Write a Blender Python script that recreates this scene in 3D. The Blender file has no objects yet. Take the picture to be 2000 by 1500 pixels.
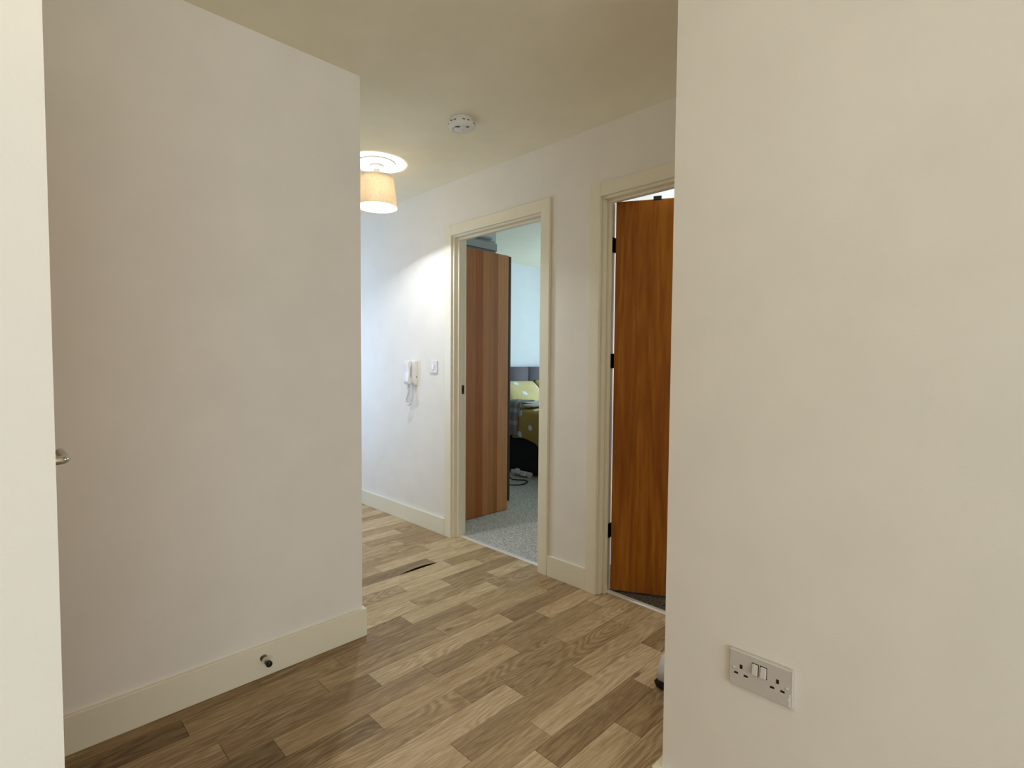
import bpy, bmesh, math, random
from mathutils import Vector, Matrix
PI = math.pi
random.seed(7)
S = bpy.context.scene
C = S.collection

# ------------------------------------------------------------------ camera
CAM_H = 1.21
yaw, pitch, roll, FPX = 0.785689355, -0.04295, 0.00775296, 1020.68
f = Vector((math.cos(pitch)*math.sin(yaw), math.cos(pitch)*math.cos(yaw), math.sin(pitch)))
r = Vector((math.cos(yaw), -math.sin(yaw), 0)); u = r.cross(f)
r2 = r*math.cos(roll) + u*math.sin(roll); u2 = r2.cross(f)
cd = bpy.data.cameras.new('camera'); cam = bpy.data.objects.new('camera', cd); C.objects.link(cam)
cd.sensor_width = 36; cd.lens = FPX/2000*36; cd.clip_start = 0.02
M = Matrix((r2, u2, -f)).transposed().to_4x4(); M.translation = (0, 0, CAM_H)
cam.matrix_world = M
S.camera = cam

# ------------------------------------------------------------------ world, lights, exposure
S.view_settings.view_transform = 'Standard'; S.view_settings.look = 'None'
S.view_settings.gamma = 1; S.view_settings.use_curve_mapping = False
S.view_settings.exposure = 0.12
S.cycles.max_bounces = 14; S.cycles.diffuse_bounces = 9; S.cycles.transmission_bounces = 8
w = bpy.data.worlds.new('world'); S.world = w; w.use_nodes = True
w.node_tree.nodes['Background'].inputs[0].default_value = (0.62, 0.78, 1, 1)
w.node_tree.nodes['Background'].inputs[1].default_value = 0.9

def light(name, kind, loc, power, col, size=0.1, rot=None, sy=None, spread=None):
    d = bpy.data.lights.new(name, kind); d.energy = power; d.color = col
    o = bpy.data.objects.new(name, d); C.objects.link(o); o.location = loc
    if kind == 'AREA':
        d.size = size
        if sy: d.shape = 'RECTANGLE'; d.size_y = sy
        else: d.shape = 'DISK'
        if spread: d.spread = spread
    else: d.shadow_soft_size = size
    if rot: o.rotation_euler = rot
    return o
LAMP = (1.69, 2.86)
NEAR = (0.05, 0.20)
light('hall_bulb_light', 'POINT', (LAMP[0], LAMP[1], 2.212), 83, (0.90, 0.94, 1), 0.028)
light('near_lamp_light', 'POINT', (NEAR[0], NEAR[1], 2.16), 5.0, (1, 0.86, 0.62), 0.09)
# daylight entering through the windows (each stands in a window opening, except the added near room fill)
light('bedroom_window_light', 'AREA', (5.62, 3.0, 1.45), 33, (0.62, 0.85, 1), 1.5, (0, PI/2, 0), 1.3)
light('side_room_window_light', 'AREA', (4.42, 0.75, 1.5), 42, (0.85, 0.94, 1), 1.2, (0, PI/2, 0), 1.2)
light('hall_end_window_light', 'AREA', (1.06, 4.45, 1.25), 36, (0.45, 0.65, 1), 0.8, (0, -PI/2, 0), 1.7)
light('near_room_fill_light', 'AREA', (-0.6, -3.13, 1.08), 50, (0.81, 0.91, 1), 2.6, (PI/2, 0, 0), 1.8)  # added ambient fill behind the viewpoint; the back wall has no window

# ------------------------------------------------------------------ materials
def mat(name, col, rough=0.6, metal=0, spec=0.5):
    m = bpy.data.materials.new(name); m.use_nodes = True
    b = m.node_tree.nodes['Principled BSDF']
    b.inputs['Base Color'].default_value = (*col, 1); b.inputs['Roughness'].default_value = rough
    b.inputs['Metallic'].default_value = metal; b.inputs['Specular IOR Level'].default_value = spec
    return m
def N(m, t, **kw):
    n = m.node_tree.nodes.new(t)
    for k, v in kw.items(): setattr(n, k, v)
    return n
def L(m, a, b): m.node_tree.links.new(a, b)
def setv(n, **kw):
    for k, v in kw.items(): n.inputs[k.replace('_', ' ')].default_value = v
    return n
def bsdf(m): return m.node_tree.nodes['Principled BSDF']
def ramp(m, src, stops):
    n = N(m, 'ShaderNodeValToRGB'); e = n.color_ramp.elements
    while len(e) < len(stops): e.new(0.5)
    for i, (p, c) in enumerate(stops): e[i].position = p; e[i].color = (*c, 1)
    L(m, src, n.inputs[0]); return n
def noise(m, vec, scale, detail=3, rough=0.5, dist=0):
    n = N(m, 'ShaderNodeTexNoise'); setv(n, Scale=scale, Detail=detail, Roughness=rough, Distortion=dist)
    if vec: L(m, vec, n.inputs['Vector'])
    return n
def mapping(m, scale=(1, 1, 1), loc=(0, 0, 0), rot=(0, 0, 0), src='Object'):
    tc = N(m, 'ShaderNodeTexCoord'); mp = N(m, 'ShaderNodeMapping')
    mp.inputs['Scale'].default_value = scale; mp.inputs['Location'].default_value = loc; mp.inputs['Rotation'].default_value = rot
    L(m, tc.outputs[src], mp.inputs[0]); return mp
def bump(m, h, strength, dist=0.002):
    n = N(m, 'ShaderNodeBump'); setv(n, Strength=strength, Distance=dist)
    L(m, h, n.inputs['Height']); L(m, n.outputs[0], bsdf(m).inputs['Normal']); return n
def paint(name, col, rough=0.75, bs=0.25, var=0.02):
    m = mat(name, col, rough, 0, 0.3); mp = mapping(m)
    a = noise(m, mp.outputs[0], 260, 3, 0.6); b = noise(m, mp.outputs[0], 6, 3, 0.5)
    lo = tuple(max(0, c*(1-var)) for c in col); hi = tuple(min(1, c*(1+var)) for c in col)
    rp = ramp(m, b.outputs['Fac'], [(0.3, lo), (0.7, hi)])
    L(m, rp.outputs[0], bsdf(m).inputs['Base Color'])
    bump(m, a.outputs['Fac'], bs, 0.0012); return m

M_wall = paint('wall_paint', (0.86, 0.825, 0.765))
M_ceil = paint('ceiling_paint', (0.90, 0.865, 0.70))
M_trim = mat('satin_trim', (0.85, 0.80, 0.645), 0.38)
_n = noise(M_trim, mapping(M_trim, (3, 3, 3)).outputs[0], 12, 3); bump(M_trim, _n.outputs['Fac'], 0.08, 0.001)
M_bed_wall = paint('bedroom_wall_paint', (0.74, 0.77, 0.80))
M_white = mat('white_plastic', (0.80, 0.79, 0.77), 0.35)
M_white2 = mat('ivory_plastic', (0.84, 0.82, 0.79), 0.3)
M_socket = mat('socket_plastic', (0.62, 0.58, 0.54), 0.4)
M_rocker = mat('rocker_plastic', (0.72, 0.68, 0.64), 0.35)
M_black = mat('black_matt', (0.006, 0.006, 0.008), 0.6)
M_dark = mat('dark_slot', (0.01, 0.006, 0.008), 0.8)
M_chrome = mat('brushed_steel', (0.62, 0.60, 0.55), 0.22, 1)
M_bronze = mat('dark_brass', (0.10, 0.05, 0.035), 0.4, 0.6)
M_hinge = mat('dark_hinge_metal', (0.012, 0.014, 0.014), 0.45, 0.4)
M_strip = mat('aluminium_strip', (0.86, 0.83, 0.80), 0.35, 0.35)
M_wdoor = mat('dark_laminate', (0.035, 0.028, 0.03), 0.5)
M_rubber = mat('black_rubber', (0.004, 0.004, 0.008), 0.5)
M_redbrown = mat('vinyl_edge', (0.03, 0.018, 0.015), 0.8)

# wood vinyl planks: tone comes from the object's colour, grain from position + a random offset
def plank_mat():
    m = mat('oak_vinyl', (0.3, 0.24, 0.18), 0.5, 0, 0.35)
    oi = N(m, 'ShaderNodeObjectInfo'); tc = N(m, 'ShaderNodeTexCoord')
    sc = N(m, 'ShaderNodeVectorMath', operation='SCALE'); sc.inputs[0].default_value = (7.3, 3.1, 5.7)
    k = N(m, 'ShaderNodeMath', operation='MULTIPLY'); k.inputs[1].default_value = 9; L(m, oi.outputs['Random'], k.inputs[0])
    L(m, k.outputs[0], sc.inputs['Scale'])
    ad = N(m, 'ShaderNodeVectorMath', operation='ADD'); L(m, tc.outputs['Object'], ad.inputs[0]); L(m, sc.outputs[0], ad.inputs[1])
    def mp(s):
        q = N(m, 'ShaderNodeMapping'); q.inputs['Scale'].default_value = s; L(m, ad.outputs[0], q.inputs[0]); return q.outputs[0]
    fine = noise(m, mp((7, 90, 1)), 2.2, 4, 0.65, 0.4)
    streak = noise(m, mp((2.2, 26, 1)), 1.6, 4, 0.6, 0.9)
    big = noise(m, mp((2.0, 7, 1)), 1.3, 2, 0.5, 0.3)
    # cathedral rings: bands of a stretched, distorted noise field
    ring = noise(m, mp((1.7, 9, 1)), 1.2, 1, 0.4, 0.2)
    rm = N(m, 'ShaderNodeMath', operation='MULTIPLY'); rm.inputs[1].default_value = 95; L(m, ring.outputs['Fac'], rm.inputs[0])
    rs = N(m, 'ShaderNodeMath', operation='SINE'); L(m, rm.outputs[0], rs.inputs[0])
    rk = N(m, 'ShaderNodeMapRange'); setv(rk, From_Min=-1.0, From_Max=1.0, To_Min=-0.10, To_Max=0.10); L(m, rs.outputs[0], rk.inputs['Value'])
    ms = ramp(m, noise(m, mp((1.1, 3, 1)), 1.1, 1).outputs['Fac'], [(0.45, (0, 0, 0)), (0.62, (1, 1, 1))])
    rr = N(m, 'ShaderNodeMath', operation='MULTIPLY'); L(m, rk.outputs[0], rr.inputs[0]); L(m, ms.outputs[0], rr.inputs[1])
    def madd(a, b_, s):
        q = N(m, 'ShaderNodeMath', operation='MULTIPLY_ADD'); L(m, a, q.inputs[0]); q.inputs[1].default_value = s; L(m, b_, q.inputs[2]); return q.outputs[0]
    sep = N(m, 'ShaderNodeSeparateColor'); L(m, oi.outputs['Color'], sep.inputs[0])
    v = madd(fine.outputs['Fac'], sep.outputs[0], 0.80)
    v = madd(streak.outputs['Fac'], v, 0.62)
    v = madd(big.outputs['Fac'], v, 0.22)
    q = N(m, 'ShaderNodeMath', operation='ADD'); L(m, v, q.inputs[0]); L(m, rr.outputs[0], q.inputs[1])
    q2 = N(m, 'ShaderNodeMath', operation='SUBTRACT'); L(m, q.outputs[0], q2.inputs[0]); q2.inputs[1].default_value = 0.81
    rp = ramp(m, q2.outputs[0], [(0.0, (0.11, 0.064, 0.026)), (0.35, (0.255, 0.165, 0.078)), (0.7, (0.48, 0.345, 0.188)), (1.0, (0.70, 0.55, 0.35))])
    # knots
    vo = N(m, 'ShaderNodeTexVoronoi'); setv(vo, Scale=1.0, Randomness=1.0); L(m, mp((1.6, 4.2, 1)), vo.inputs['Vector'])
    kn = ramp(m, vo.outputs['Distance'], [(0.0, (0.25, 0.2, 0.17)), (0.035, (0.35, 0.3, 0.27)), (0.06, (1, 1, 1))])
    mx = N(m, 'ShaderNodeMix', data_type='RGBA', blend_type='MULTIPLY'); mx.inputs[0].default_value = 0.8
    L(m, rp.outputs[0], mx.inputs[6]); L(m, kn.outputs[0], mx.inputs[7]); L(m, mx.outputs[2], bsdf(m).inputs['Base Color'])
    bump(m, fine.outputs['Fac'], 0.25, 0.0008)
    return m
M_plank = plank_mat()

def veneer(name, dark, mid, light_, axis='y'):
    m = mat(name, mid, 0.5, 0, 0.22)
    s = (14, 14, 0.9)
    a = noise(m, mapping(m, s).outputs[0], 2.4, 4, 0.55, 0.6)
    b = noise(m, mapping(m, (160, 160, 6)).outputs[0], 1.5, 2)
    c = noise(m, mapping(m, (5, 5, 0.45), (3, 1, 0)).outputs[0], 1.1, 1, 0.4, 0.3)
    mm = N(m, 'ShaderNodeMath', operation='MULTIPLY'); mm.inputs[1].default_value = 70; L(m, c.outputs['Fac'], mm.inputs[0])
    sn = N(m, 'ShaderNodeMath', operation='SINE'); L(m, mm.outputs[0], sn.inputs[0])
    q = N(m, 'ShaderNodeMath', operation='MULTIPLY_ADD'); q.inputs[1].default_value = 0.045; L(m, sn.outputs[0], q.inputs[0]); L(m, a.outputs['Fac'], q.inputs[2])
    q2 = N(m, 'ShaderNodeMath', operation='MULTIPLY_ADD'); q2.inputs[1].default_value = 0.22; L(m, b.outputs['Fac'], q2.inputs[0]); L(m, q.outputs[0], q2.inputs[2])
    rp = ramp(m, q2.outputs[0], [(0.38, dark), (0.6, mid), (0.85, light_)])
    L(m, rp.outputs[0], bsdf(m).inputs['Base Color']); return m
M_door = veneer('orange_veneer', (0.24, 0.070, 0.006), (0.34, 0.110, 0.008), (0.46, 0.175, 0.018))

def wardrobe_mat():
    m = mat('walnut_laminate', (0.2, 0.12, 0.07), 0.5)
    mp = mapping(m, (1, 1, 1), src='Generated'); sp = N(m, 'ShaderNodeSeparateXYZ'); L(m, mp.outputs[0], sp.inputs[0])
    band = ramp(m, sp.outputs['X'], [(0.0, (0.40, 0.165, 0.045)), (0.44, (0.36, 0.115, 0.018)), (0.56, (0.50, 0.22, 0.070)), (0.66, (0.45, 0.19, 0.058)), (0.74, (0.38, 0.145, 0.034)), (0.815, (0.55, 0.27, 0.095))])
    band.color_ramp.interpolation = 'CONSTANT'
    g = noise(m, mapping(m, (60, 60, 1.6)).outputs[0], 1.6, 4, 0.6, 0.4)
    g2 = ramp(m, g.outputs['Fac'], [(0.3, (0.78, 0.76, 0.74)), (0.7, (1.12, 1.12, 1.12))])
    mx = N(m, 'ShaderNodeMix', data_type='RGBA', blend_type='MULTIPLY'); mx.inputs[0].default_value = 1
    L(m, band.outputs[0], mx.inputs[6]); L(m, g2.outputs[0], mx.inputs[7]); L(m, mx.outputs[2], bsdf(m).inputs['Base Color']); return m
M_wardrobe = wardrobe_mat()

def carpet(name, a, b):
    m = mat(name, a, 0.95, 0, 0.1)
    n1 = noise(m, mapping(m).outputs[0], 95, 4, 0.75); n2 = noise(m, mapping(m).outputs[0], 420, 2)
    q = N(m, 'ShaderNodeMath', operation='MULTIPLY_ADD'); q.inputs[1].default_value = 0.5; L(m, n2.outputs['Fac'], q.inputs[0]); L(m, n1.outputs['Fac'], q.inputs[2])
    rp = ramp(m, q.outputs[0], [(0.58, a), (0.92, b)]); L(m, rp.outputs[0], bsdf(m).inputs['Base Color'])
    bump(m, q.outputs[0], 0.9, 0.006); return m
M_carpet = carpet('grey_carpet', (0.22, 0.22, 0.20), (0.88, 0.88, 0.82))
M_carpet2 = carpet('brown_carpet', (0.05, 0.04, 0.03), (0.24, 0.20, 0.15))

def shade_mat():
    m = mat('shade_fabric', (0.8, 0.66, 0.47), 0.9)
    n1 = noise(m, mapping(m).outputs[0], 42, 5, 0.75, 2.5)
    rp = ramp(m, n1.outputs['Fac'], [(0.3, (0.72, 0.60, 0.43)), (0.7, (0.90, 0.82, 0.66))])
    tr = N(m, 'ShaderNodeBsdfTranslucent'); df = N(m, 'ShaderNodeBsdfDiffuse'); mx = N(m, 'ShaderNodeMixShader')
    mx.inputs[0].default_value = 0.4
    L(m, rp.outputs[0], tr.inputs[0]); L(m, rp.outputs[0], df.inputs[0])
    L(m, df.outputs[0], mx.inputs[1]); L(m, tr.outputs[0], mx.inputs[2])
    L(m, mx.outputs[0], m.node_tree.nodes['Material Output'].inputs['Surface']); return m
M_shade = shade_mat()
def emit(name, col, s):
    m = mat(name, col); b = bsdf(m)
    b.inputs['Emission Color'].default_value = (*col, 1); b.inputs['Emission Strength'].default_value = s; return m
M_bulb = emit('lit_bulb', (1, 0.97, 0.92), 12)
M_diff = emit('lit_diffuser', (1, 0.90, 0.76), 1.0)

def floral(name, base, shadecol):
    m = mat(name, base, 0.85, 0, 0.2)
    vo = N(m, 'ShaderNodeTexVoronoi'); setv(vo, Scale=6.5, Randomness=0.9); mp = mapping(m, (1, 1, 1)); L(m, mp.outputs[0], vo.inputs['Vector'])
    nz = noise(m, mp.outputs[0], 30, 2)
    q = N(m, 'ShaderNodeMath', operation='MULTIPLY_ADD'); q.inputs[1].default_value = 0.25; L(m, nz.outputs['Fac'], q.inputs[0]); L(m, vo.outputs['Distance'], q.inputs[2])
    rp = ramp(m, q.outputs[0], [(0.0, (0.75, 0.55, 0.12)), (0.20, (0.78, 0.80, 0.80)), (0.36, (0.74, 0.77, 0.78)), (0.39, shadecol), (0.42, base)])
    L(m, rp.outputs[0], bsdf(m).inputs['Base Color'])
    bump(m, noise(m, mp.outputs[0], 9, 3).outputs['Fac'], 0.5, 0.02); return m
M_pillow = floral('yellow_floral_light', (0.64, 0.53, 0.26), (0.45, 0.39, 0.20))
M_duvet = floral('yellow_floral', (0.44, 0.31, 0.09), (0.26, 0.20, 0.07))
def check_mat():
    m = mat('grey_check', (0.4, 0.4, 0.38), 0.9)
    mp = mapping(m); sp = N(m, 'ShaderNodeSeparateXYZ'); L(m, mp.outputs[0], sp.inputs[0])
    outs = []
    for ax, s in (('Y', 48), ('Z', 48)):
        a = N(m, 'ShaderNodeMath', operation='MULTIPLY'); a.inputs[1].default_value = s; L(m, sp.outputs[ax], a.inputs[0])
        b = N(m, 'ShaderNodeMath', operation='SINE'); L(m, a.outputs[0], b.inputs[0])
        outs.append(ramp(m, b.outputs[0], [(0.35, (0.62, 0.62, 0.62)), (0.75, (1, 1, 1))]))
    mx = N(m, 'ShaderNodeMix', data_type='RGBA', blend_type='MULTIPLY'); mx.inputs[0].default_value = 1
    L(m, outs[0].outputs[0], mx.inputs[6]); L(m, outs[1].outputs[0], mx.inputs[7])
    m2 = N(m, 'ShaderNodeMix', data_type='RGBA', blend_type='MULTIPLY'); m2.inputs[0].default_value = 1
    L(m, mx.outputs[2], m2.inputs[6]); m2.inputs[7].default_value = (0.50, 0.48, 0.45, 1); L(m, m2.outputs[2], bsdf(m).inputs['Base Color']); return m
M_check = check_mat()
M_headboard = mat('headboard_fabric', (0.15, 0.135, 0.15), 0.95)
bump(M_headboard, noise(M_headboard, mapping(M_headboard).outputs[0], 220, 2).outputs['Fac'], 0.5, 0.003)
M_sheet = mat('white_sheet', (0.88, 0.88, 0.88), 0.8)
M_bedbase = mat('black_divan_fabric', (0.012, 0.012, 0.014), 0.95)
M_maroon = mat('maroon_cloth', (0.06, 0.008, 0.012), 0.9)
M_clear = mat('frosted_plastic', (0.36, 0.41, 0.41), 0.45)
M_film = mat('pale_film', (0.60, 0.62, 0.68), 0.5)
M_glass = mat('window_glass', (0.9, 0.95, 1), 0.02); bsdf(M_glass).inputs['Transmission Weight'].default_value = 1; bsdf(M_glass).inputs['IOR'].default_value = 1.01

# ------------------------------------------------------------------ mesh helpers
def B(bm, lo, hi, bev=0):
    vs = bmesh.ops.create_cube(bm, size=1)['verts']
    for v in vs: v.co = Vector([(lo[i]+hi[i])/2 + v.co[i]*(hi[i]-lo[i]) for i in range(3)])
    if bev:
        es = list({e for v in vs for e in v.link_edges})
        bmesh.ops.bevel(bm, geom=es, offset=bev, segments=2, affect='EDGES', profile=0.5)
    return bm
def box(lo, hi, bev=0): return B(bmesh.new(), lo, hi, bev)
def boxes(*bs):
    bm = bmesh.new()
    for b in bs: B(bm, *b)
    return bm
def frame_of(axis):
    a = Vector(axis).normalized(); t = Vector((0, 0, 1)) if abs(a.z) < 0.9 else Vector((1, 0, 0))
    x = t.cross(a).normalized(); return x, a.cross(x), a
def lathe(prof, base, axis=(0, 0, 1), seg=40, bm=None):
    """prof: list of (radius, height along axis)"""
    bm = bm or bmesh.new(); x, y, a = frame_of(axis); base = Vector(base); rings = []
    for rr, h in prof:
        if rr <= 1e-6: rings.append([bm.verts.new(base + a*h)]); continue
        rings.append([bm.verts.new(base + a*h + (x*math.cos(2*PI*i/seg) + y*math.sin(2*PI*i/seg))*rr) for i in range(seg)])
    for A, D in zip(rings, rings[1:]):
        for i in range(seg):
            j = (i+1) % seg
            if len(A) == 1 and len(D) == 1: continue
            if len(A) == 1: bm.faces.new((A[0], D[j], D[i]))
            elif len(D) == 1: bm.faces.new((A[i], A[j], D[0]))
            else: bm.faces.new((A[i], A[j], D[j], D[i]))
    bmesh.ops.recalc_face_normals(bm, faces=bm.faces); return bm
def tube(pts, rad, seg=10, bm=None, closed=False):
    bm = bm or bmesh.new(); pts = [Vector(p) for p in pts]; n = len(pts); rings = []; prev = None
    for i, p in enumerate(pts):
        if closed: d = pts[(i+1) % n]-pts[i-1]
        else: d = pts[min(i+1, n-1)]-pts[max(i-1, 0)]
        d.normalize()
        if prev is None: x = frame_of(d)[0]
        else: x = (prev - d*prev.dot(d)).normalized()
        prev = x; y = d.cross(x); rr = rad[i] if isinstance(rad, (list, tuple)) else rad
        rings.append([bm.verts.new(p + (x*math.cos(2*PI*k/seg)+y*math.sin(2*PI*k/seg))*rr) for k in range(seg)])
    for i in range(n if closed else n-1):
        A, D = rings[i], rings[(i+1) % n]
        for k in range(seg): bm.faces.new((A[k], A[(k+1) % seg], D[(k+1) % seg], D[k]))
    if not closed: bm.faces.new(rings[0][::-1]); bm.faces.new(rings[-1])
    bmesh.ops.recalc_face_normals(bm, faces=bm.faces); return bm
def extrude_poly(pts, d, bm=None):
    """pts: closed polygon of 3D points, extruded by vector d"""
    bm = bm or bmesh.new(); d = Vector(d)
    a = [bm.verts.new(p) for p in pts]; b = [bm.verts.new(Vector(p)+d) for p in pts]
    bm.faces.new(a); bm.faces.new(b[::-1])
    for i in range(len(a)): j = (i+1) % len(a); bm.faces.new((a[i], b[i], b[j], a[j]))
    bmesh.ops.recalc_face_normals(bm, faces=bm.faces); return bm
WL = {}
def obj(name, bm, m, parent=None, smooth=False, mods=None):
    mn = Vector([min(v.co[i] for v in bm.verts) for i in range(3)]); mx = Vector([max(v.co[i] for v in bm.verts) for i in range(3)])
    c = (mn+mx)/2
    if parent is None: c.z = mn.z
    for v in bm.verts: v.co -= c
    me = bpy.data.meshes.new(name); bm.to_mesh(me); bm.free(); me.materials.append(m)
    if smooth:
        for p in me.polygons: p.use_smooth = True
    o = bpy.data.objects.new(name, me); C.objects.link(o); WL[o.name] = c.copy()
    if parent: o.parent = parent; o.location = c - WL[parent.name]
    else: o.location = c
    if mods: mods(o)
    return o
def tag(o, label, cat, group=None, kind=None):
    o['label'] = label; o['category'] = cat
    if group: o['group'] = group
    if kind: o['kind'] = kind
    return o
def thing(name, label, cat, loc, group=None, kind=None):
    o = bpy.data.objects.new(name, None); C.objects.link(o); o.location = loc; o.empty_display_size = 0.1
    WL[o.name] = Vector(loc); return tag(o, label, cat, group, kind)
def struct(name, bm, m, label, cat): return tag(obj(name, bm, m), label, cat, None, 'structure')
def subsurf(o, n=2):
    md = o.modifiers.new('subsurf', 'SUBSURF'); md.levels = n; md.render_levels = n

# ------------------------------------------------------------------ room shell
CH = 2.405          # ceiling height
XB = 2.215; XB2 = 2.315   # long wall with the two doors
YA = 2.053; XA = 1.134    # white wall on the left, its outside corner
XC = 1.291; YC = 0.69     # near right wall corner
XD = 0.048; YD = 0.74     # near left wall corner
BH = 0.118; BT = 0.015
T = 0.1

# long wall: solid with two door holes
D1 = (1.966, 2.793, 2.057)    # rough opening y0, y1, top
D2 = (0.791, 1.588, 2.057)
struct('wall_far', boxes(((XB, D1[1], 0), (XB2, 6.2, CH)), ((XB, D2[1], 0), (XB2, D1[0], CH)), ((XB, -2.1, 0), (XB2, D2[0], CH)),
       ((XB, D1[0], D1[2]), (XB2, D1[1], CH)), ((XB, D2[0], D2[2]), (XB2, D2[1], CH))), M_wall,
       'off-white hallway wall with the two doorways and the door phone', 'wall')
# the closet block on the left: face A (y = YA) and the return along the hall, with a doorway further on for daylight
struct('wall_left', boxes(((XD-T, YA, 0), (XA, YA+T, CH)), ((XA-T, YA+T, 0), (XA, 4.05, CH)), ((XA-T, 4.85, 0), (XA, 6.2, CH)),
       ((XA-T, 4.05, 2.10), (XA, 4.85, CH)), ((XA-T, 4.05, 0), (XA, 4.85, 0.40))), M_wall,
       'plain cream wall on the left that ends in an outside corner', 'wall')
struct('wall_hall_end', box((XA-T, 6.2, 0), (XB2, 6.3, CH)), M_wall, 'wall closing the far end of the hallway', 'wall')
struct('wall_right', boxes(((XC, -3.3, 0), (XC+T, YC, CH)), ((XC+T, YC-T, 0), (XB, YC, CH))), M_wall,
       'large plain wall at the right edge of the view, with the double socket', 'wall')
struct('wall_left_near', boxes(((-2.1, YD, 0), (XD, YD+T, CH)), ((XD-T, YD+T, 0), (XD, 1.19, CH)), ((XD-T, 1.19, 2.035), (XD, 2.02, CH))), M_wall,
       'bright white wall end at the left edge of the view', 'wall')
struct('wall_back', box((-2.1, -3.3, 0), (XC, -3.2, CH)), M_wall, 'wall behind the viewpoint', 'wall')
struct('wall_side_near', box((-2.2, -3.3, 0), (-2.1, YD+T, CH)), M_wall, 'wall to the left of the viewpoint', 'wall')
struct('ceiling', box((-2.2, -3.3, CH), (5.8, 6.3, CH+0.1)), M_ceil, 'flat off-white ceiling over hallway and rooms', 'ceiling')

# bedroom shell
BX, BY0, BY1 = 5.7, 1.85, 4.52
struct('wall_bedroom_far', box((XB2, BY1, 0), (BX+T, BY1+T, CH)), M_bed_wall, 'pale blue-lit bedroom wall behind the headboard', 'wall')
struct('wall_bedroom_side', box((XB2, BY0-T, 0), (BX+T, BY0, CH)), M_bed_wall, 'wall between the bedroom and the room with the orange door', 'wall')
struct('wall_bedroom_window', boxes(((BX, BY0, 0), (BX+T, BY1, 0.8)), ((BX, BY0, 2.1), (BX+T, BY1, CH)), ((BX, BY0, 0.8), (BX+T, 2.2, 2.1)), ((BX, 3.8, 0.8), (BX+T, BY1, 2.1))), M_bed_wall, 'bedroom window wall', 'wall')
# side room shell
RX = 4.5
struct('wall_side_room_window', boxes(((RX, -1.0, 0), (RX+T, BY0-T, 0.85)), ((RX, -1.0, 2.1), (RX+T, BY0-T, CH)), ((RX, -1.0, 0.85), (RX+T, 0.1, 2.1)), ((RX, 1.4, 0.85), (RX+T, BY0-T, 2.1))), M_bed_wall, 'window wall of the room behind the orange door', 'wall')
struct('wall_side_room_end', box((XB2, -1.1, 0), (RX+T, -1.0, CH)), M_bed_wall, 'end wall of the room behind the orange door', 'wall')

# windows that let the daylight in (out of view)
def window(name, x, y0, y1, z0, z1, label):
    t = thing(name, label, 'window', (x, (y0+y1)/2, z0), None, 'structure')
    for lo, hi in (((x-.02, y0, z0), (x+.03, y0+.05, z1)), ((x-.02, y1-.05, z0), (x+.03, y1, z1)), ((x-.02, y0+.05, z0), (x+.03, y1-.05, z0+.05)), ((x-.02, y0+.05, z1-.05), (x+.03, y1-.05, z1)), ((x-.02, (y0+y1)/2-.025, z0+.05), (x+.03, (y0+y1)/2+.025, z1-.05))):
        obj('window_frame', box(lo, hi), M_white, t)
    obj('pane', box((x, y0+.05, z0+.05), (x+.006, y1-.05, z1-.05)), M_glass, t)
window('window_1', BX+.06, 2.2, 3.8, 0.8, 2.1, 'white bedroom window')
window('window_2', RX+.06, 0.1, 1.4, 0.85, 2.1, 'white window of the room behind the orange door')
window('window_3', XA-T+.01, 4.05, 4.85, 0.40, 2.10, 'tall white window lighting the hidden end of the hallway')

# ------------------------------------------------------------------ floor of individual planks
fl = struct('floor', boxes(((-2.1, -3.3, -0.06), (2.275, 6.2, -0.010))), M_redbrown, 'wood-effect plank floor of the hallway', 'floor')
PW = 0.1025; Y0 = 0.855
rows = {0: [(1.459, .75, .35)], 1: [(1.174, .8, .3)], 2: [(1.256, .5, .75), (1.962, .7, .3)], 3: [(1.002, .7, .4), (1.615, .35, .65)],
 4: [(1.34, .8, .45), (2.043, .3, .6)], 5: [(1.181, .65, .4), (1.729, .45, .6)], 6: [(0.887, .5, .75), (1.534, .65, .35), (2.121, .45, .65)],
 7: [(0.61, .3, .6), (1.185, .6, .45), (1.844, .3, .65)], 8: [(0.483, .6, .3), (1.004, .5, .75), (1.701, .7, .3)], 9: [(0.849, .6, .3), (1.4, .7, .45), (2.065, .65, .35)],
 10: [(0.425, .25, .5), (0.963, .6, .3), (1.657, .3, .5)], 11: [(0.687, .5, .25), (1.349, .45, .65), (1.905, .75, .45)], 12: [(0.92, .45, .75), (1.47, .75, .35), (1.992, .4, .7)],
 13: [(1.15, .5, .6), (1.741, .6, .35)], 14: [(1.526, .4, .6), (2.068, .75, .45)], 15: [(1.3, .55, .7), (1.914, .7, .4)], 16: [(1.30, .6, .5), (1.865, .5, .65)],
 17: [(1.564, .55, .7)], 18: [(1.35, .6, .45), (1.969, .45, .7)], 19: [(1.8, .55, .4)], 20: [(1.914, .6, .4)]}
rp_ = random.Random(3)
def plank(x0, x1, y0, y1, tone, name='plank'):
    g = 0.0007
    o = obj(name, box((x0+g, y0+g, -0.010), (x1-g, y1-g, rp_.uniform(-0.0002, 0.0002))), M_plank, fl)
    tone -= 0.28*max(0, min(1, (1.0-x0)/.7)) if y0 > 1.3 else 0  # lamp shadow beside the left wall put into the plank tone
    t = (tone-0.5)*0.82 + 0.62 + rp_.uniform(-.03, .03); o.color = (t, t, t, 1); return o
SEAM = None
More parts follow.
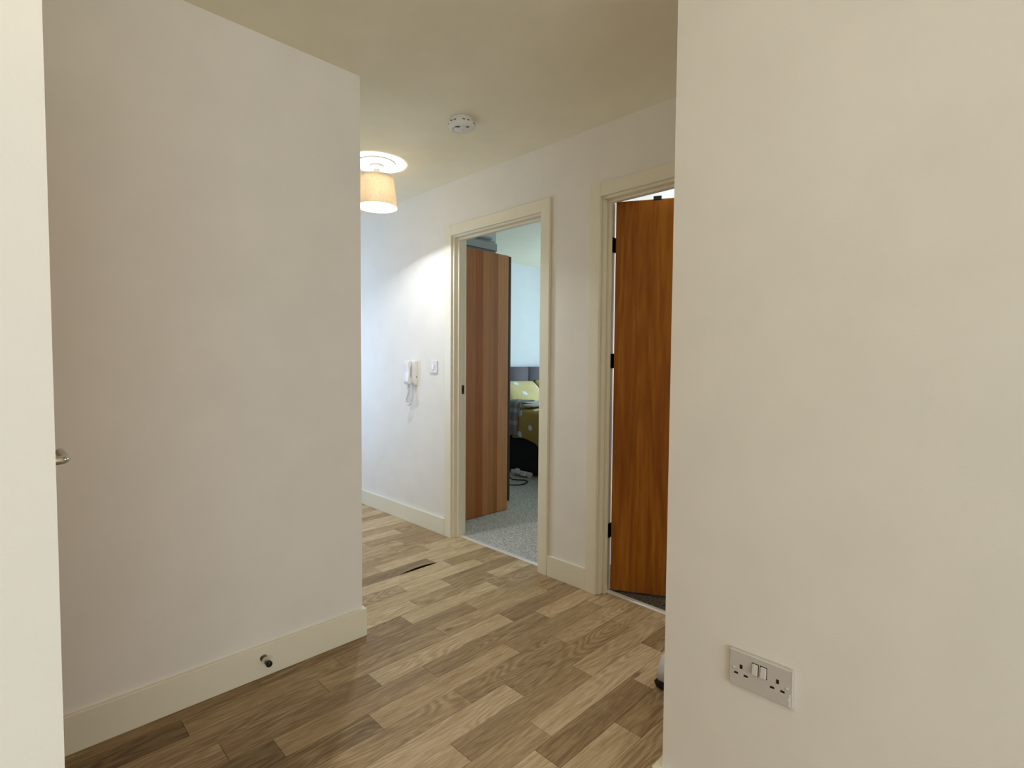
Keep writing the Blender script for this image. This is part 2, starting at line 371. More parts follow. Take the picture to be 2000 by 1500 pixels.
for k in range(-20, 40):
    y0 = Y0+k*PW; y1 = y0+PW
    # the part of the row that lies inside the rooms
    xmax = 2.275 if y1 > YC+0.02 else XC
    xmin = -1.2 if y1 <= YD+0.02 else (XD if y1 < YA+0.07 else XA)
    if y0 < YC < y1: xmax = 2.275
    ends = [e[0] for e in rows.get(k, [])]; tones = {}
    for e in rows.get(k, []): tones.setdefault(e[0], (e[1], e[2]))
    if not ends: ends = [xmin + rp_.uniform(0.1, 0.6)]
    while ends[0] > xmin+0.15: ends.insert(0, ends[0]-rp_.uniform(0.5, 0.68))
    while ends[-1] < xmax-0.15: ends.append(ends[-1]+rp_.uniform(0.5, 0.68))
    cuts = [xmin]+[e for e in ends if xmin+0.04 < e < xmax-0.03]+[xmax]
    prev = None
    for a, b in zip(cuts, cuts[1:]):
        if a in tones: tn = tones[a][1]
        elif b in tones: tn = tones[b][0]
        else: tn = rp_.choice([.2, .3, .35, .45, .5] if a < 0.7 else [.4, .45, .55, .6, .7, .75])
        if a in tones and b in tones: tn = (tones[a][1]+tones[b][0])/2
        if k == 16 and abs(b-1.865) < 1e-6: SEAM = (a, b, y0, y1, tn); continue
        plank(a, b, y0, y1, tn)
# the plank strip whose edge has lifted: front edge rises in a low arch over a dark gap
a, b, y0, y1, tn = SEAM
def lifted(x0, x1, y0, y1):
    bm = bmesh.new(); nx, ny = 48, 6; top = []; bot = []
    for i in range(nx+1):
        x = x0+(x1-x0)*i/nx; d = (x-1.745)/0.155
        h = 0.0125*max(0, 1-d*d)**1.3; rt = []; rb = []
        for j in range(ny+1):
            y = y0+(y1-y0)*j/ny; z = h*(1-j/ny)**2
            rt.append(bm.verts.new((x, y, z))); rb.append(bm.verts.new((x, y, z-0.0025)))
        top.append(rt); bot.append(rb)
    for i in range(nx):
        for j in range(ny):
            bm.faces.new((top[i][j], top[i+1][j], top[i+1][j+1], top[i][j+1])); bm.faces.new((bot[i][j], bot[i][j+1], bot[i+1][j+1], bot[i+1][j]))
        bm.faces.new((top[i][0], bot[i][0], bot[i+1][0], top[i+1][0])); bm.faces.new((top[i][ny], top[i+1][ny], bot[i+1][ny], bot[i][ny]))
    for j in range(ny):
        bm.faces.new((top[0][j], top[0][j+1], bot[0][j+1], bot[0][j])); bm.faces.new((top[nx][j], bot[nx][j], bot[nx][j+1], top[nx][j+1]))
    bmesh.ops.recalc_face_normals(bm, faces=bm.faces); return bm
sp_ = obj('plank', lifted(a+.0005, b-.0005, y0+.0015, y1-.0005), M_plank, fl); sp_.color = (.36, .36, .36, 1)
sp_['label'] = 'plank whose front edge has lifted over a dark gap'

# carpets
def grid_pad(x0, x1, y0, y1, z, name, m, label):
    bm = bmesh.new(); step = 0.02 if name == 'carpet' else 0.04
    nx = int((x1-x0)/step); ny = int((y1-y0)/step); rnd = random.Random(11)
    vs = [[bm.verts.new((x0+(x1-x0)*i/nx, y0+(y1-y0)*j/ny, z+rnd.uniform(-.0018, .0018))) for j in range(ny+1)] for i in range(nx+1)]
    for i in range(nx):
        for j in range(ny): bm.faces.new((vs[i][j], vs[i+1][j], vs[i+1][j+1], vs[i][j+1]))
    be = [e for e in bm.edges if e.is_boundary]
    ret = bmesh.ops.extrude_edge_only(bm, edges=be)
    for g in ret['geom']:
        if isinstance(g, bmesh.types.BMVert): g.co.z = -0.02
    o = obj(name, bm, m); return tag(o, label, 'carpet', None, 'stuff')
struct('floor_bedroom', box((2.275, BY0-.05, -0.06), (BX, BY1, -0.021)), M_bedbase, 'floor slab under the bedroom carpet', 'floor')
struct('floor_side_room', box((2.275, -1.0, -0.06), (RX, BY0-.05, -0.021)), M_bedbase, 'floor slab under the side room carpet', 'floor')
grid_pad(2.300, BX, BY0+.0, BY1, 0.004, 'carpet', M_carpet, 'grey deep-pile carpet seen through the bedroom doorway')
grid_pad(2.300, RX, -1.0, BY0-T, 0.003, 'carpet', M_carpet2, 'dark brown carpet behind the orange door')

# ------------------------------------------------------------------ baseboards
def bb(name, lo, hi, label):
    o = obj(name, box(lo, hi, 0.0025), M_trim); tag(o, label, 'skirting', None, 'structure'); return o
bb('baseboard_left', (XD, YA-BT, 0), (XA+BT, YA, BH+.004), 'cream skirting board along the left wall, ending at its corner')
bb('baseboard_left_return', (XA, YA, 0), (XA+BT, 4.05, BH+.004), 'skirting board around the left wall corner')
bb('baseboard_far', (XB-BT, 2.857, 0), (XB, 6.2, BH), 'white skirting board left of the bedroom doorway')
bb('baseboard_middle', (XB-BT, 1.646, 0), (XB, 1.912, BH), 'short white skirting board between the two doorways')
bb('baseboard_right', (XC-.021, -3.2, 0), (XC, YC+.021, .095), 'white skirting board of the near right wall')
bb('baseboard_right_return', (XC, YC, 0), (XB, YC+.021, .095), 'skirting board on the hidden side of the near right wall')
bb('baseboard_bedroom', (XB2, BY1-.015, 0), (BX, BY1, .12), 'bedroom skirting board')

# ------------------------------------------------------------------ doorways
def arch_set(t, y0, y1, z, face_x, side, w_=.068, th=.018):
    """architraves around opening whose inner edges are y0,y1,z; side = -1 hall, +1 room"""
    xa, xb = (face_x-th, face_x) if side < 0 else (face_x, face_x+th)
    e = 0.0
    obj('architrave', box((xa, y1+e, 0), (xb, y1+w_, z+w_), .003), M_trim, t)
    obj('architrave', box((xa, y0-w_, 0), (xb, y0-e, z+w_), .003), M_trim, t)
    obj('architrave', box((xa+.0005, y0-e, z+e), (xb, y1+e, z+w_-.0005), .003), M_trim, t)
def lining(t, y0, y1, z, stopx0, stopx1):
    """lining boards (12 mm inside the architrave edge) and stops"""
    obj('door_lining', box((XB, y1, 0), (XB2, y1+.024, z), .002), M_trim, t)
    obj('door_lining', box((XB, y0-.024, 0), (XB2, y0, z), .002), M_trim, t)
    obj('door_lining', box((XB, y0-.024, z), (XB2, y1+.024, z+.024), .002), M_trim, t)
    obj('door_stop', box((stopx0, y1-.014, 0), (stopx1, y1, z-.014), .002), M_trim, t)
    obj('door_stop', box((stopx0, y0, 0), (stopx1, y0+.014, z-.014), .002), M_trim, t)
    obj('door_stop', box((stopx0, y0, z-.014), (stopx1, y1, z), .002), M_trim, t)

def leaf_geo(pivot, ang, w_, z0, z1, th=.040):
    """door leaf hinged at pivot; closed it runs towards -Y, hall face at -X; ang opens into +X"""
    bm = box((-th-.003, -w_-.003, z0), (-.003, -.003, z1), .002)
    R = Matrix.Rotation(ang, 4, 'Z')
    for v in bm.verts: v.co = R @ v.co + Vector((pivot[0], pivot[1], 0))
    return bm
def lever(bm_base, n, along, rad=.0082, length=.115, proj=.063):
    """neck out along n then lever along `along`"""
    b0 = Vector(bm_base); n = Vector(n); al = Vector(along); pts = [b0, b0+n*(proj-.014)]
    for k in range(1, 6):
        a_ = k/5*PI/2; pts.append(b0+n*(proj-.014+.014*math.sin(a_))+al*(.014*(1-math.cos(a_))))
    pts.append(b0+n*proj+al*length); return tube(pts, rad, 14)
def handle(parent, base, n, along, label='steel lever handle'):
    h = obj('door_handle', lever(base, n, along), M_chrome, parent, True)
    h['label'] = label
    obj('rose', lathe([(0, 0), (.026, 0), (.026, .006), (.022, .009), (0, .009)], base, n, 28), M_chrome, h, True)
    return h

# door_1: bedroom doorway (leaf swung back out of sight on the right)
d1 = thing('door_1', 'cream frame of the open bedroom doorway in the middle of the view', 'door', (XB, 2.38, 0), None, 'structure')
arch_set(d1, 1.980, 2.781, 2.045, XB, -1); arch_set(d1, 1.980, 2.781, 2.045, XB2, 1)
lining(d1, 1.990, 2.769, 2.033, 2.246, 2.272)
sp = obj('strike_plate', box((2.283, 2.7675, .985), (2.306, 2.769, 1.045), .0005), M_bronze, d1); sp['label'] = 'dark metal strike plate'
obj('latch_hole', box((2.289, 2.7668, 1.0), (2.300, 2.7676, 1.03), .0003), M_dark, sp)
lf = obj('door_leaf', leaf_geo((2.330, 1.985), 0, .76, .012, 2.028), M_door, d1)
# place the leaf open at 93 degrees: hinge on the right jamb, lying back into the bedroom
R_ = Matrix.Rotation(math.radians(-2), 4, 'Z')
bm = box((.004, -.003, .012), (.764, .037, 2.028), .002)
for v in bm.verts: v.co = R_ @ v.co + Vector((2.330, 1.945, 0))
bpy.data.objects.remove(lf); obj('door_leaf', bm, M_door, d1)
th1 = obj('threshold_strip', lathe([(0, 0), (1, 0)], (0, 0, 0)), M_strip, d1); bpy.data.objects.remove(th1)
def threshold(t, y0, y1, x):
    prof = [(-.016, 0), (-.016, .002), (-.009, .0062), (0, .0078), (.009, .0068), (.016, .004), (.016, 0)]
    o = obj('threshold_strip', extrude_poly([(x+a_, y0, b_) for a_, b_ in prof], (0, y1-y0, 0)), M_strip, t)
    o['label'] = 'pale metal carpet strip'
threshold(d1, 1.990, 2.769, 2.283)

# door_2: orange veneered door ajar
d2 = thing('door_2', 'orange-brown wooden door standing ajar in its cream frame', 'door', (XB, 1.19, 0), None, 'structure')
arch_set(d2, .803, 1.576, 2.045, XB, -1); arch_set(d2, .803, 1.576, 2.045, XB2, 1)
lining(d2, .815, 1.564, 2.033, 2.246, 2.270)
piv = (2.322, 1.564); ang = math.radians(29)
lf2 = obj('door_leaf', leaf_geo(piv, ang, .742, .014, 2.028), M_door, d2); lf2['label'] = 'orange-brown wood veneer leaf'
Rz = Matrix.Rotation(ang, 3, 'Z')
for z in (1.815, 1.217, .322):
    bm = bmesh.new(); B(bm, (2.274, 1.5585, z-.038), (2.318, 1.5645, z+.038), .0006)
    lathe([(0, -.038), (.006, -.038), (.006, .038), (0, .038)], (2.322, 1.5595, z), (0, 0, 1), 14, bm)
    hg = obj('hinge', bm, M_hinge, d2)
    hg['label'] = 'dark metal hinge'
# overhead closer bracket on the top edge of the leaf
pt = Vector((piv[0], piv[1], 0)) + Rz @ Vector((-.022, -.205, 0))
bm = box((-.024, -.020, -.008), (.018, .020, .0135), .003)
for v in bm.verts: v.co = Rz @ v.co + pt + Vector((0, 0, 2.030))
cb = obj('closer_bracket', bm, M_hinge, d2); cb['label'] = 'small black closer bracket on the top edge'
hp = Vector((piv[0], piv[1], 1.0)) + Rz @ Vector((-.043, -.685, 0))
handle(d2, hp, Rz @ Vector((-1, 0, 0)), Rz @ Vector((0, 1, 0)))
threshold(d2, .815, 1.564, 2.283)

# door_3: closed door seen only by its handle at the left
d3 = thing('door_3', 'closed door hidden behind the white wall end at left, its steel lever handle sticking out', 'door', (XD, 1.6, 0), None, 'structure')
obj('door_leaf', box((XD-.055, 1.222, .01), (XD-.012, 1.984, 2.0), .002), M_door, d3)
obj('door_lining', box((XD-T, 1.19, 0), (XD, 1.219, 2.035), .002), M_trim, d3)
obj('door_lining', box((XD-T, 1.987, 0), (XD, 2.02, 2.035), .002), M_trim, d3)
obj('door_lining', box((XD-T, 1.219, 2.003), (XD, 1.987, 2.035), .002), M_trim, d3)
obj('wall_filler', box((XD-T, 2.02, 0), (XD, YA, CH)), M_wall, d3)
handle(d3, (XD-.012, 1.300, 1.016), (1, 0, 0), (0, 1, 0), 'steel lever handle poking out past the wall end')

# ------------------------------------------------------------------ hall ceiling lamp
def ceiling_lamp(x, y):
    t = thing('ceiling_lamp', 'small lit ceiling lamp with a beige fabric drum shade', 'lamp', (x, y, CH))
    base = obj('ceiling_plate', lathe([(0, 0), (.112, 0), (.112, -.006), (.105, -.012), (.06, -.016), (0, -.016)], (x, y, CH), (0, 0, 1), 48), M_white, t, True)
    obj('lamp_collar', lathe([(0, -.012), (.044, -.012), (.044, -.036), (.040, -.040), (0, -.040)], (x, y, CH), (0, 0, 1), 32), M_white2, t, True)
    bm = lathe([(.100, 2.320), (.1215, 2.138), (.1200, 2.138), (.0985, 2.320), (.100, 2.320)], (x, y, 0), (0, 0, 1), 56)
    sh = obj('lamp_shade', bm, M_shade, t, True); sh['label'] = 'beige mottled fabric shade'
    bm = bmesh.new()
    for i in range(3):
        a_ = i*2*PI/3+.5; tube([(x+.018*math.cos(a_), y+.018*math.sin(a_), 2.312), (x+.099*math.cos(a_), y+.099*math.sin(a_), 2.314)], .0018, 6, bm)
    lathe([(.021, -.004), (.021, .004), (.016, .004), (.016, -.004), (.021, -.004)], (x, y, 2.312), (0, 0, 1), 20, bm)
    obj('shade_ring', bm, M_white, t)
    obj('lamp_holder', lathe([(0, 2.368), (.017, 2.368), (.017, 2.275), (0, 2.275)], (x, y, 0), (0, 0, 1), 20), M_white, t, True)
    return t
lamp = ceiling_lamp(*LAMP)
lx, ly = LAMP
obj('bulb', lathe([(.021, 2.234), (.0225, 2.226), (.0225, 2.215), (.020, 2.204), (.015, 2.196), (.008, 2.191), (0, 2.190)], (lx, ly, 0), (0, 0, 1), 24), M_bulb, lamp, True)
obj('bulb_base', lathe([(.0, 2.275), (.013, 2.275), (.014, 2.262), (.024, 2.240), (.024, 2.234), (0, 2.234)], (lx, ly, 0), (0, 0, 1), 24), M_white, lamp, True)
# lamp over the viewpoint (out of frame)
t = thing('ceiling_light', 'round lit ceiling light above the viewpoint', 'lamp', (NEAR[0], NEAR[1], CH))
obj('light_base', lathe([(0, 0), (.15, 0), (.15, -.03), (0, -.03)], (NEAR[0], NEAR[1], CH), (0, 0, 1), 40), M_white, t, True)
obj('diffuser', lathe([(.145, -.03), (.14, -.06), (.10, -.085), (0, -.095)], (NEAR[0], NEAR[1], CH), (0, 0, 1), 40), M_diff, t, True)

# ------------------------------------------------------------------ smoke detector
sx, sy = 1.682, 2.047
t = thing('smoke_detector', 'round white smoke detector on the hallway ceiling', 'smoke detector', (sx, sy, CH))
obj('mounting_base', lathe([(0, 0), (.056, 0), (.056, -.014), (.052, -.018), (0, -.018)], (sx, sy, CH), (0, 0, 1), 40), M_white, t, True)
body = obj('detector_body', lathe([(0, -.014), (.058, -.014), (.0635, -.021), (.0645, -.038), (.060, -.046), (.049, -.051), (.045, -.052), (.043, -.049), (.038, -.052), (0, -.056)], (sx, sy, CH), (0, 0, 1), 48), M_white, t, True)
for i, a_ in enumerate([k*PI/9 for k in range(18)]):
    d = Vector((math.cos(a_), math.sin(a_), 0)); s_ = Vector((-d.y, d.x, 0))
    if i % 3 == 2: continue
    c_ = Vector((sx, sy, CH-.0265))+d*.0636
    bm = bmesh.new(); B(bm, (-.0016, -.0062, -.0018), (.0016, .0062, .0018))
    Rm = Matrix.Rotation(a_, 3, 'Z')
    for v in bm.verts: v.co = Rm @ v.co + c_
    obj('vent_slot', bm, M_dark, body)
dv = Vector((-sx, -sy, 0)).normalized(); sd = Vector((-dv.y, dv.x, 0))
for off, w_, dep in ((-.020, .011, .030), (.026, .0035, .034), (.032, .0035, .033)):
    c_ = Vector((sx, sy, CH-.0525)) + dv*dep*1.1 + sd*off*-1*-1
    bm = box((-.0015, -w_/1.0, -.002), (.0035, w_/1.0, .0012))
    Rm = Matrix.Rotation(math.atan2(dv.y, dv.x), 3, 'Z')
    for v in bm.verts: v.co = Rm @ v.co + c_
    obj('vent_slot', bm, M_dark, body)
obj('test_button', lathe([(0, -.050), (.011, -.050), (.011, -.0575), (0, -.0585)], (sx, sy, CH), (0, 0, 1), 20), M_white2, body, True)

# ------------------------------------------------------------------ door phone
py = 3.235
t = thing('door_phone', 'white door entry handset on the wall, its cord hanging in a loop', 'intercom', (XB, py, 1.01))
def side_profile(pts, y0, y1, bev=.004):
    bm = extrude_poly([(XB-a_, y0, b_) for a_, b_ in pts], (0, y1-y0, 0))
    bmesh.ops.bevel(bm, geom=list(bm.edges), offset=bev, segments=3, affect='EDGES', profile=.6); return bm
obj('phone_base', side_profile([(0, 1.032), (.026, 1.036), (.032, 1.07), (.032, 1.17), (.026, 1.206), (0, 1.210)], py-.045, py+.045), M_white2, t, True)
hs = obj('handset', side_profile([(.034, 1.045), (.060, 1.036), (.068, 1.06), (.066, 1.09), (.060, 1.125), (.064, 1.165), (.068, 1.192), (.058, 1.214), (.036, 1.208), (.034, 1.18), (.046, 1.155), (.046, 1.095), (.034, 1.07)], py-.022, py+.038, .005), M_white2, t, True)
obj('door_release_button', box((XB-.012, py-.0462, 1.085), (XB-.007, py-.0448, 1.097), .0004), M_black, t)
obj('strain_relief', box((XB-.058, py-.006, 1.008), (XB-.042, py+.010, 1.038), .003), M_socket, t)
# coiled cord: a helix along a hanging loop
pts = []; n = 620
ctrl = [(0.050, py+.002, 1.012), (0.050, py-.004, .985), (.050, py+.010, .955), (.050, py+.026, .925), (.048, py+.022, .898), (.044, py+.004, .888), (.038, py-.012, .898), (.032, py-.016, .925), (.024, py-.010, .955), (.016, py-.004, .99), (.012, py-.004, 1.034)]
def catmull(P, s):
    i = min(int(s), len(P)-2); q = s-i; P = [Vector(p) for p in P]
    a_, b_, c_, d_ = P[max(i-1, 0)], P[i], P[i+1], P[min(i+2, len(P)-1)]
    return .5*((2*b_)+(c_-a_)*q+(2*a_-5*b_+4*c_-d_)*q*q+(3*b_-a_-3*c_+d_)*q**3)
for i in range(n+1):
    s = i/n*(len(ctrl)-1); p = catmull(ctrl, s); q = catmull(ctrl, min(s+.02, len(ctrl)-1.001)); d = (q-p)
    if d.length < 1e-6: d = Vector((0, 0, 1))
    x_, y_, _ = frame_of(d); a_ = i*.62
    p = p + (x_*math.cos(a_)+y_*math.sin(a_))*.0052; pts.append((XB-p.x, p.y, p.z))
obj('coiled_cord', tube(pts, .0022, 5), M_white2, t, True)

# ------------------------------------------------------------------ door bell style switch
t = thing('light_switch', 'small square grey-white rocker switch beside the door phone', 'switch', (XB, 2.988, 1.125))
obj('switch_plate', box((XB-.009, 2.945, 1.125), (XB, 3.031, 1.211), .0025), M_rocker, t)
rk = bmesh.new(); B(rk, (XB-.0135, 2.977, 1.150), (XB-.008, 2.999, 1.186), .0025)
for v in rk.verts:
    if v.co.z < 1.165 and v.co.x < XB-.011: v.co.x -= .003
obj('rocker', rk, M_white2, t)
for z in (1.168,):
    for yy in (2.955, 3.021): obj('screw', lathe([(0, 0), (.003, 0), (.0025, .001), (0, .001)], (XB-.009, yy, z), (-1, 0, 0), 12), M_socket, t)

# ------------------------------------------------------------------ double socket
t = thing('double_socket', 'double power socket with two rocker switches low on the right wall', 'socket', (XC, .438, .416))
y0, y1, z0, z1 = .3645, .5105, .4170, .5075
pl = obj('socket_plate', box((XC-.0105, y0, z0), (XC, y1, z1), .003), M_socket, t)
lit_edges = boxes(((XC-.0112, y0+.001, z1-.0028), (XC-.0098, y1-.001, z1-.0010)), ((XC-.0112, y0+.001, z0+.002), (XC-.0098, y0+.0026, z1-.002)))
obj('plate_edge_light', lit_edges, M_white2, t)  # light on the top and right edges, put in as paler strips
xc = XC-.0108; yc = (y0+y1)/2
for dy in (.0105, -.0085):
    b_ = bmesh.new(); B(b_, (xc-.0042, yc+dy-.0065, z0+.047), (xc+.001, yc+dy+.0065, z0+.073), .0016)
    for v in b_.verts:
        if v.co.z < z0+.058 and v.co.x < xc-.001: v.co.x -= .0022
    s_ = obj('rocker', b_, M_rocker, t)
    obj('rocker_gap', box((xc-.0006, yc+dy-.0078, z0+.0455), (xc+.0005, yc+dy+.0078, z0+.0745), .0005), M_dark, s_)
for cy in (yc+.0435, yc-.0400):
    for (dy, dz, w_, h_) in ((0.0, .052, .0026, .0046), (.0115, .0335, .0038, .0023), (-.0115, .0335, .0038, .0023)):
        sl = obj('pin_slot', box((xc-.0003, cy+dy-w_*1.2, z0+dz-h_), (xc+.0006, cy+dy+w_*1.2, z0+dz+h_*1.2)), M_dark, t)
        obj('slot_lip', box((xc-.0003, cy+dy-w_, z0+dz-h_-.0022), (xc+.0006, cy+dy+w_, z0+dz-h_-.0002)), M_white2, sl)
for cy in (y1-.0125, y0+.0125):
    obj('screw_cap', lathe([(0, 0), (.0036, 0), (.0034, .0006), (.002, .0010), (0, .0010)], (xc, cy, z0+.045), (-1, 0, 0), 18), M_rocker, t, True)
fk = extrude_poly([(xc-.0004, y0+.002, z0+.004), (xc-.0004, y0+.0085, z0+.004), (xc-.0004, y0+.0078, z0+.016), (xc-.0004, y0+.0105, z0+.022), (xc-.0004, y0+.007, z0+.026), (xc-.0004, y0+.008, z0+.033), (xc-.0004, y0+.002, z0+.038)], (.0012, 0, 0))
fo = obj('paint_splash', fk, M_white2, t); fo['label'] = 'dried white paint splash on the corner'

# ------------------------------------------------------------------ door stop on the left skirting board
dsx, dsz = .711, .076
t = thing('door_stop', 'steel rod door stop with black rubber tip on the left skirting board', 'door stop', (dsx, YA-BT, dsz))
obj('stop_rod', lathe([(0, 0), (.0105, 0), (.0105, .050), (0, .050)], (dsx, YA-BT, dsz), (0, -1, 0), 24), M_chrome, t, True)
obj('rubber_tip', lathe([(0, .050), (.0112, .050), (.0115, .060), (.010, .064), (0, .065)], (dsx, YA-BT, dsz), (0, -1, 0), 24), M_rubber, t, True)
obj('rose', lathe([(0, 0), (.013, 0), (.013, .002), (0, .002)], (dsx, YA-BT, dsz), (0, -1, 0), 24), M_chrome, t, True)

# ------------------------------------------------------------------ small device behind the near right corner
t = thing('plug_in_device', 'small white device with black base on the floor, mostly hidden behind the near right wall', 'device', (1.80, .82, 0))
def taper(x0, x1, y0, y1, z0, z1, k, bev):
    bm = box((x0, y0, z0), (x1, y1, z1)); cx, cy = (x0+x1)/2, (y0+y1)/2
    for v in bm.verts:
        if v.co.z > (z0+z1)/2: v.co.x = cx+(v.co.x-cx)*k; v.co.y = cy+(v.co.y-cy)*k
    bmesh.ops.bevel(bm, geom=list(bm.edges), offset=bev, segments=3, affect='EDGES'); return bm
obj('base', taper(1.728, 1.880, .728, .958, .002, .028, 1.06, .004), M_black, t)
obj('casing', taper(1.722, 1.886, .720, .964, .028, .130, .84, .012), M_white2, t, True)
for k in range(4): obj('vent_slot', box((1.7235+.0015*k, .80+.02*k, .048), (1.735, .808+.02*k, .078)), M_dark, t)
cpts = [(1.74, .80, .004), (1.62, .835, .004), (1.565, .832, .006), (1.545, .80, .004), (1.53, .76, .004), (1.50, .735, .004)]
obj('cable', tube([catmull(cpts, i/40*(len(cpts)-1)) for i in range(41)], .0032, 8), M_white2, t, True)

# ------------------------------------------------------------------ wardrobe in the bedroom
t = thing('wardrobe', 'tall brown laminate wardrobe with vertical grain bands inside the bedroom door', 'wardrobe', (2.65, 3.6, 0))
WH = 2.052
sidep = obj('side_panel', box((2.335, 3.0, 0.008), (2.955, 3.018, WH), .001), M_wardrobe, t)
obj('side_panel', box((2.335, 4.45, 0.008), (2.955, 4.468, WH), .001), M_wardrobe, t)
obj('top_panel', box((2.335, 3.018, WH-.018), (2.955, 4.45, WH), .001), M_wardrobe, t)
obj('back_panel', box((2.335, 3.018, 0.05), (2.341, 4.45, WH-.018)), M_wardrobe, t)
obj('plinth', box((2.925, 3.018, 0.008), (2.94, 4.45, .06)), M_wardrobe, t)
for k in range(3):
    ya = 3.001+k*.489
    dr = obj('wardrobe_door', box((2.962, ya, .075), (2.984, ya+.486, WH-.004), .001), M_wdoor, t)
    obj('handle', box((2.984, ya+(.44 if k % 2 == 0 else .03), 1.0), (3.0, ya+(.452 if k % 2 == 0 else .042), 1.16), .002), M_chrome, dr)

# storage on top of the wardrobe
t = thing('storage_box', 'frosted plastic storage box lying on top of the wardrobe', 'box', (2.62, 3.09, WH))
bm = box((2.40, 3.025, WH+.002), (2.872, 3.15, WH+.105)); bmesh.ops.bevel(bm, geom=list(bm.edges), offset=.024, segments=4, affect='EDGES'); obj('box_body', bm, M_clear, t)
bm = box((2.39, 3.02, WH+.105), (2.80, 3.155, WH+.122)); bmesh.ops.bevel(bm, geom=list(bm.edges), offset=.006, segments=2, affect='EDGES'); obj('lid', bm, M_clear, t)
bm = box((2.80, 3.165, WH+.002), (2.985, 3.50, WH+.335)); bmesh.ops.bevel(bm, geom=list(bm.edges), offset=.02, segments=3, affect='EDGES'); t2 = obj('storage_bag', bm, M_film)
tag(t2, 'pale plastic-wrapped bag on top of the wardrobe behind the storage box', 'bag')

# ------------------------------------------------------------------ bed
HX0, HX1 = 3.96, 5.46
t = thing('bed', 'black divan bed with grey upholstered headboard seen through the doorway', 'bed', (4.7, 3.5, 0))
obj('divan_base', box((HX0+.02, 2.5, .045), (HX1-.02, 4.40, .42), .02), M_bedbase, t)
for xx in (HX0+.10, HX1-.10):
    for yy in (2.6, 4.3): obj('foot', lathe([(0, .008), (.022, .008), (.03, .045), (0, .045)], (xx, yy, 0), (0, 0, 1), 14), M_black, t)
bm = box((HX0+.01, 2.49, .42), (HX1-.01, 4.40, .62)); bmesh.ops.bevel(bm, geom=list(bm.edges), offset=.035, segments=3, affect='EDGES'); obj('mattress', bm, M_sheet, t, True)
for k in range(4):
    xa = HX0+.035+k*.375-.02
    bm = box((xa+.001, 4.425, .30), (xa+.374, 4.505, 1.146)); bmesh.ops.bevel(bm, geom=list(bm.edges), offset=.014, segments=3, affect='EDGES')
    obj('headboard_panel', bm, M_headboard, t, True)
def cushion(name, cx, cy, cz, sx_, sy_, sz, rx, m, rz=0, seed=1, parent=None):
    bm = bmesh.new(); n = 18; rnd = random.Random(seed)
    ph = [rnd.uniform(0, 6) for _ in range(6)]; tp = []; bt = []
    for i in range(n+1):
        rt = []; rb = []
        for j in range(n+1):
            a_, b_ = i/n*2-1, j/n*2-1
            h = (max(0, 1-abs(a_)**2.6)*max(0, 1-abs(b_)**2.6))**.5
            pin = 1-.06*(1-abs(a_*b_)); w1 = .07*math.sin(5*a_+ph[0])*math.cos(4*b_+ph[1])*h
            x, y = a_*sx_/2*(pin+.04), b_*sy_/2*(pin+.04)
            rt.append(bm.verts.new((x, y, (h+w1)*sz/2)))
            rb.append(rt[-1] if i in (0, n) or j in (0, n) else bm.verts.new((x, y, -h*sz/2)))
        tp.append(rt); bt.append(rb)
    for i in range(n):
        for j in range(n):
            bm.faces.new((tp[i][j], tp[i+1][j], tp[i+1][j+1], tp[i][j+1]))
            bm.faces.new((bt[i][j], bt[i][j+1], bt[i+1][j+1], bt[i+1][j]))
    bmesh.ops.recalc_face_normals(bm, faces=bm.faces)
    Rm = Matrix.Rotation(rz, 3, 'Z') @ Matrix.Rotation(rx, 3, 'X')
    for v in bm.verts: v.co = Rm @ v.co + Vector((cx, cy, cz))
    return obj(name, bm, m, parent, True)
p1 = cushion('pillow', 4.43, 4.235, .803, .66, .46, .19, math.radians(44), M_pillow, 0, 2)
tag(p1, 'yellow daisy-print pillow leaning on the headboard, left half of the bed', 'pillow')
p2 = cushion('pillow', 5.11, 4.245, .815, .60, .46, .17, math.radians(44), M_pillow, 0, 5)
tag(p2, 'yellow daisy-print pillow behind the door frame, right half of the bed', 'pillow')

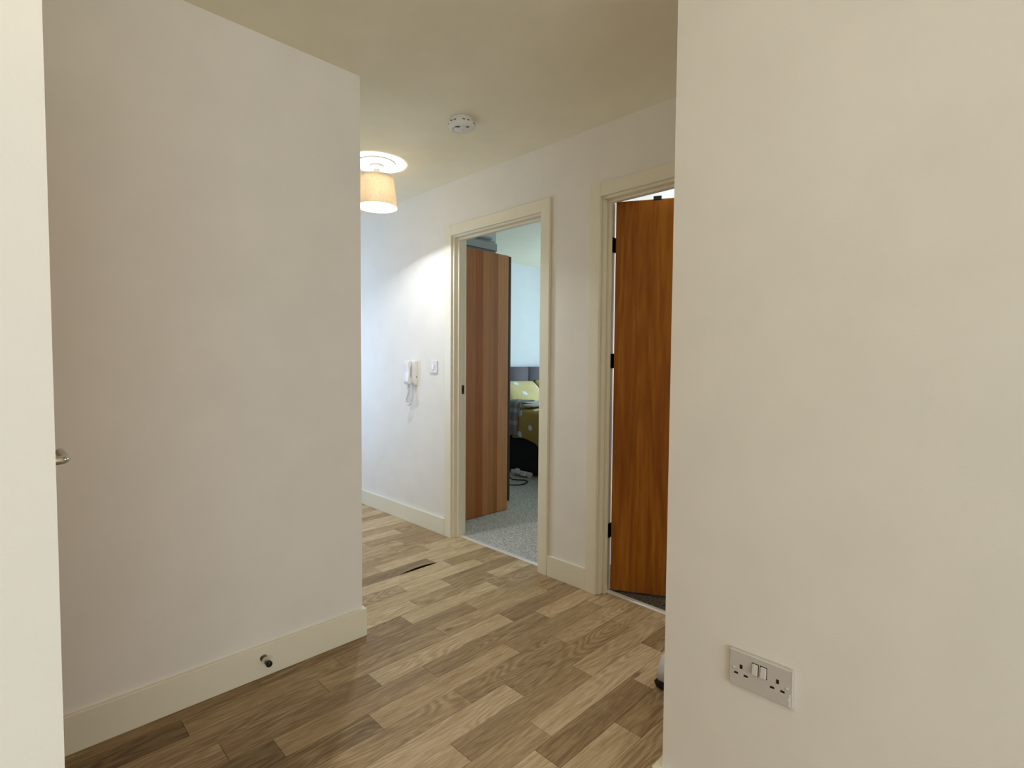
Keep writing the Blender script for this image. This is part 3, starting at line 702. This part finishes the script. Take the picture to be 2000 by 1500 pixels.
def cloth(name, x0, x1, y0, y1, ztop, zlo, m, th=.02, seed=1, xedge=HX0-.0, out=.03, label='', cat='', skew=0.0):
    """cloth over the bed: a sheet on top that folds down over the x0 edge to zlo(y)"""
    bm = bmesh.new(); rnd = random.Random(seed); ph = [rnd.uniform(0, 6) for _ in range(8)]
    ny = 60; prof_n = 22; grid = []
    for j in range(ny+1):
        y = y0+(y1-y0)*j/ny; zl = zlo(y); row = []
        for i in range(prof_n+1):
            s = i/prof_n
            if s < .5:   # hanging part from the bottom up
                q = s/.5; z = zl+(ztop-.03-zl)*q; x = xedge-out-.012*math.sin(q*PI)
                x += .012*math.sin(y*21+ph[0])*(1-q)+.006*math.sin(y*47+ph[1])*(1-q)
            elif s < .62:
                q = (s-.5)/.12*PI/2; x = xedge-out+.05*(1-math.cos(q)); z = ztop-.03+.03*math.sin(q)
            else:
                q = (s-.62)/.38; x = xedge-out+.05+(x1-(xedge-out+.05))*q; z = ztop+.010*math.sin(x*9+ph[2])*math.cos(y*8+ph[3])+.006*math.sin(x*23+y*17+ph[4])
            yy = y+skew*(z-ztop)
            row.append(bm.verts.new((x, yy+.004*math.sin(z*30+ph[5]), z)))
        grid.append(row)
    for j in range(ny):
        for i in range(prof_n): bm.faces.new((grid[j][i], grid[j+1][i], grid[j+1][i+1], grid[j][i+1]))
    bmesh.ops.recalc_face_normals(bm, faces=bm.faces)
    o = obj(name, bm, m, None, True)
    sd_ = o.modifiers.new('solid', 'SOLIDIFY'); sd_.thickness = th; sd_.offset = 0
    return tag(o, label, cat)
cloth('duvet', HX0, HX1+.02, 2.52, 3.90, .700, lambda y: .37+.02*math.sin(y*14)+max(0, (y-3.55))*.16, M_duvet, .035, 3, out=.035, label='mustard yellow daisy-print duvet hanging over the side of the bed', cat='duvet')
cloth('blanket', HX0, HX0+.16, 3.77, 4.03, .790, lambda y: .425+.02*math.sin(y*17), M_check, .012, 8, out=.064, label='grey checked blanket hanging over the bed side by the wardrobe', cat='blanket', skew=-.12)
bm = box((HX0-.01, 3.64, .742), (HX1-.05, 4.03, .764)); bmesh.ops.bevel(bm, geom=list(bm.edges), offset=.008, segments=3, affect='EDGES')
tag(obj('folded_sheet', bm, M_sheet, None, True), 'white sheet folded back between pillow and duvet', 'sheet')
mg = cushion('garment', 4.015, 4.095, .702, .11, .12, .12, 0, M_maroon, .5, 9)
tag(mg, 'dark maroon piece of clothing on the bed edge by the wardrobe', 'clothing')

# extension block and cables on the bedroom floor
t = thing('extension_block', 'white power extension block with plugs at the foot of the black bed side', 'extension lead', (3.90, 3.72, .0))
obj('block', box((3.895, 3.62, .034), (3.935, 3.90, .066), .004), M_white, t)
for yy in (3.64, 3.86): obj('block_foot', box((3.90, yy, .008), (3.93, yy+.02, .034)), M_white, t)
for yy, zz in ((3.79, .066), (3.71, .050)):
    obj('plug', box((3.868, yy-.024, zz-.022), (3.90, yy+.024, zz+.026), .006), M_white2, t)
c1 = [(3.905, 3.935, .0135), (3.87, 3.91, .0135), (3.74, 3.72, .0135), (3.80, 3.60, .0135), (3.74, 3.52, .0135), (3.62, 3.50, .0135), (3.54, 3.58, .0135), (3.56, 3.70, .0135), (3.66, 3.82, .0135), (3.62, 4.0, .0135), (3.50, 4.2, .0135)]
tag(obj('power_cable', tube([catmull(c1, i/120*(len(c1)-1)) for i in range(121)], .0055, 8), M_black, None, True), 'black cable lying in a loop on the grey carpet', 'cable')
